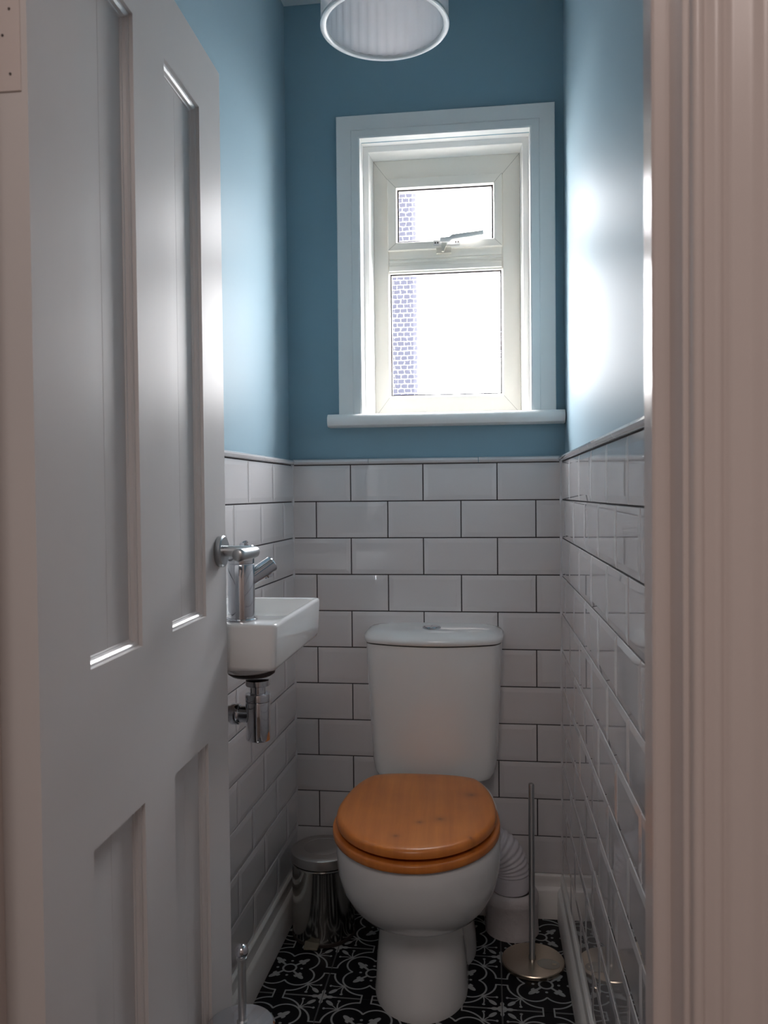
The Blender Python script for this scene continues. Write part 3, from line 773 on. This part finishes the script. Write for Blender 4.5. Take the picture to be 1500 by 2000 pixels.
# ------------------------------------------------------------------ pedal bin
BX, BY = .109, -.150; V = (BX, BY, 0)
bi = empty('pedal_bin', V); tag(bi, 'small round stainless steel pedal bin between the left wall and the toilet', 'bin')
obj('bin_base', off(lathe([(.080, 0), (.083, .002), (.083, .010), (.081, .012)], (BX, BY, 0), 'z', 64), V), 'rubber', bi, 35)
obj('bin_body', off(lathe([(.0815, .012), (.0815, .190), (.0825, .1915), (.0830, .194), (.0815, .196)], (BX, BY, 0), 'z', 96), V), 'steel', bi, 35)
obj('bin_seal', off(lathe([(.079, .196), (.079, .200)], (BX, BY, 0), 'z', 64), V), 'black', bi)
obj('bin_lid', off(lathe([(.0835, .200), (.0850, .2015), (.0850, .220), (.0840, .2235), (.0815, .2255), (.070, .2275), (.052, .2290), (.0505, .2282), (.0490, .2288), (.02, .2300), (.0, .2302)], (BX, BY, 0), 'z', 96), V), 'steel_soft', bi, 30)
bm = loft([[(x, y, z) for x, z in ((BX - .034, .010), (BX + .006, .010), (BX + .006, .016), (BX - .034, .016))] for y in (BY - .070, BY - .104)])
for v in bm.verts:
    if v.co.y < BY - .1: v.co.x = BX - .014 + (v.co.x - BX + .014) * .9; v.co.z -= .003
bmesh.ops.bevel(bm, geom=bm.edges[:], offset=.0015, segments=1, affect='EDGES')
obj('pedal', off(bm, V), 'pedal', bi, 40)
obj('lid_hinge', off(box(BX - .02, BX + .02, BY + .078, BY + .094, .175, .205, None, .003, 2), V), 'black', bi)

# ------------------------------------------------------------------ roll stand (right)
RX, RY = .650, -.236; V = (RX, RY, 0)
rs = empty('toilet_roll_stand', V); tag(rs, 'tall thin metal roll stand without paper, on a round base right of the toilet', 'roll stand')
obj('base', off(lathe([(.074, 0), (.0765, .0015), (.0765, .0085), (.0750, .0105), (.070, .0112), (.010, .0125)], (RX, RY, 0), 'z', 72), V), 'nickel', rs, 30)
obj('pole', off(lathe([(.0085, .012), (.0085, .020), (.0072, .022), (.0072, .442), (.0060, .4455), (.003, .447)], (RX - .002, RY, 0), 'z', 32), V), 'satin_chrome', rs, 35)
bm = lathe([(.0205, .0), (.0205, .0004)], (0, 0, 0), 'z', 32)
for v in bm.verts: v.co.y *= 1.05; v.co.x *= 1.35
bmesh.ops.rotate(bm, verts=bm.verts, cent=(0, 0, 0), matrix=Matrix.Rotation(-.25, 3, 'Z')); bmesh.ops.translate(bm, verts=bm.verts, vec=(.036, -.020, .0122))
stk = obj('sticker', bm, 'film', rs)
obj('printed_mark', box(.045, .055, -.024, -.017, .0127, .0129), 'nickel', stk)

# ------------------------------------------------------------------ toilet brush (lower left)
QX, QY, QZ = .170, -1.062, .352; V = (QX, QY, 0)
tb = empty('toilet_brush', V); tag(tb, 'chrome toilet brush with a ball-topped handle and disc lid, beside the open door', 'toilet brush')
obj('holder', off(lathe([(.047, 0), (.0485, .002), (.0485, .010), (.046, .012), (.046, QZ - .012)], (QX, QY, 0), 'z', 64), V), 'chrome', tb, 35)
obj('lid', off(lathe([(.047, QZ - .010), (.0515, QZ - .009), (.052, QZ - .006), (.0515, QZ - .002), (.049, QZ), (.012, QZ + .0015)], (QX, QY, 0), 'z', 72), V), 'chrome', tb, 30)
obj('handle', off(lathe([(.0085, QZ + .001), (.0085, QZ + .006), (.0062, QZ + .008), (.0062, QZ + .098), (.0080, QZ + .100), (.0080, QZ + .103), (.005, QZ + .105)], (QX + .003, QY, 0), 'z', 32), V), 'satin_chrome', tb, 35)
obj('ball_knob', off(lathe([(.0105 * math.sin(a), QZ + .113 - .0105 * math.cos(a)) for a in [PI * k / 16 for k in range(1, 16)]], (QX + .003, QY, 0), 'z', 32), V), 'chrome', tb, 60)

# ------------------------------------------------------------------ pendant lamp
LX, LY, LZ, LR = .352, -.622, 2.082, .1265; V = (LX, LY, LZ); LHT = .19
la = empty('pendant_lamp', V); tag(la, 'white drum lampshade with a pleated inner shade hanging from the ceiling', 'lamp')
N = 144
def rg(r, z, pl=0): return [(LX + (r + pl * math.sin(k * 2 * PI * 36 / N)) * math.cos(2 * PI * k / N), LY + (r + pl * math.sin(k * 2 * PI * 36 / N)) * math.sin(2 * PI * k / N), z) for k in range(N)]
obj('outer_shade', off(loft([rg(LR, LZ + .004), rg(LR, LZ + LHT)], None, (False, False)), V), 'organza', la, 60)
obj('inner_shade', off(loft([rg(LR - .010, LZ + .006, .0015), rg(LR - .010, LZ + LHT - .02, .0015)], None, (False, False)), V), 'pleat', la, 60)
for zz in (LZ, LZ + LHT - .002):
    rp = [(LR - .0015, 0), (LR + .001, .001), (LR + .001, .006), (LR - .001, .008), (LR - .009, .008), (LR - .0105, .0065), (LR - .0105, .0015), (LR - .009, 0)]
    bm = lathe([(r, zz + h) for r, h in rp + rp[:1]], (LX, LY, 0), 'z', 96, None, (False, False))
    obj('shade_rim', off(bm, V), 'rim', la, 60)
for k in range(3):
    a = 2 * PI * k / 3 + .4; d = Vector((math.cos(a), math.sin(a), 0)); c = Vector((LX, LY, LZ + LHT - .01))
    obj('spider_arm', off(tube([c + d * .018, c + d * (LR - .012)], .0015, 8), V), 'flex', la)
obj('lamp_holder', off(lathe([(.017, LZ + LHT - .06), (.021, LZ + LHT - .03), (.021, LZ + LHT - .006), (.012, LZ + LHT + .03), (.005, LZ + LHT + .04)], (LX, LY, 0), 'z', 28), V), 'flex', la, 40)
obj('cable', off(tube([(LX, LY, LZ + LHT + .035), (LX, LY, H - .02)], .003, 12), V), 'flex', la, 40)
obj('ceiling_rose', off(lathe([(.035, H), (.035, H - .012), (.026, H - .024), (.006, H - .03)], (LX, LY, 0), 'z', 36), V), 'flex', la, 40)
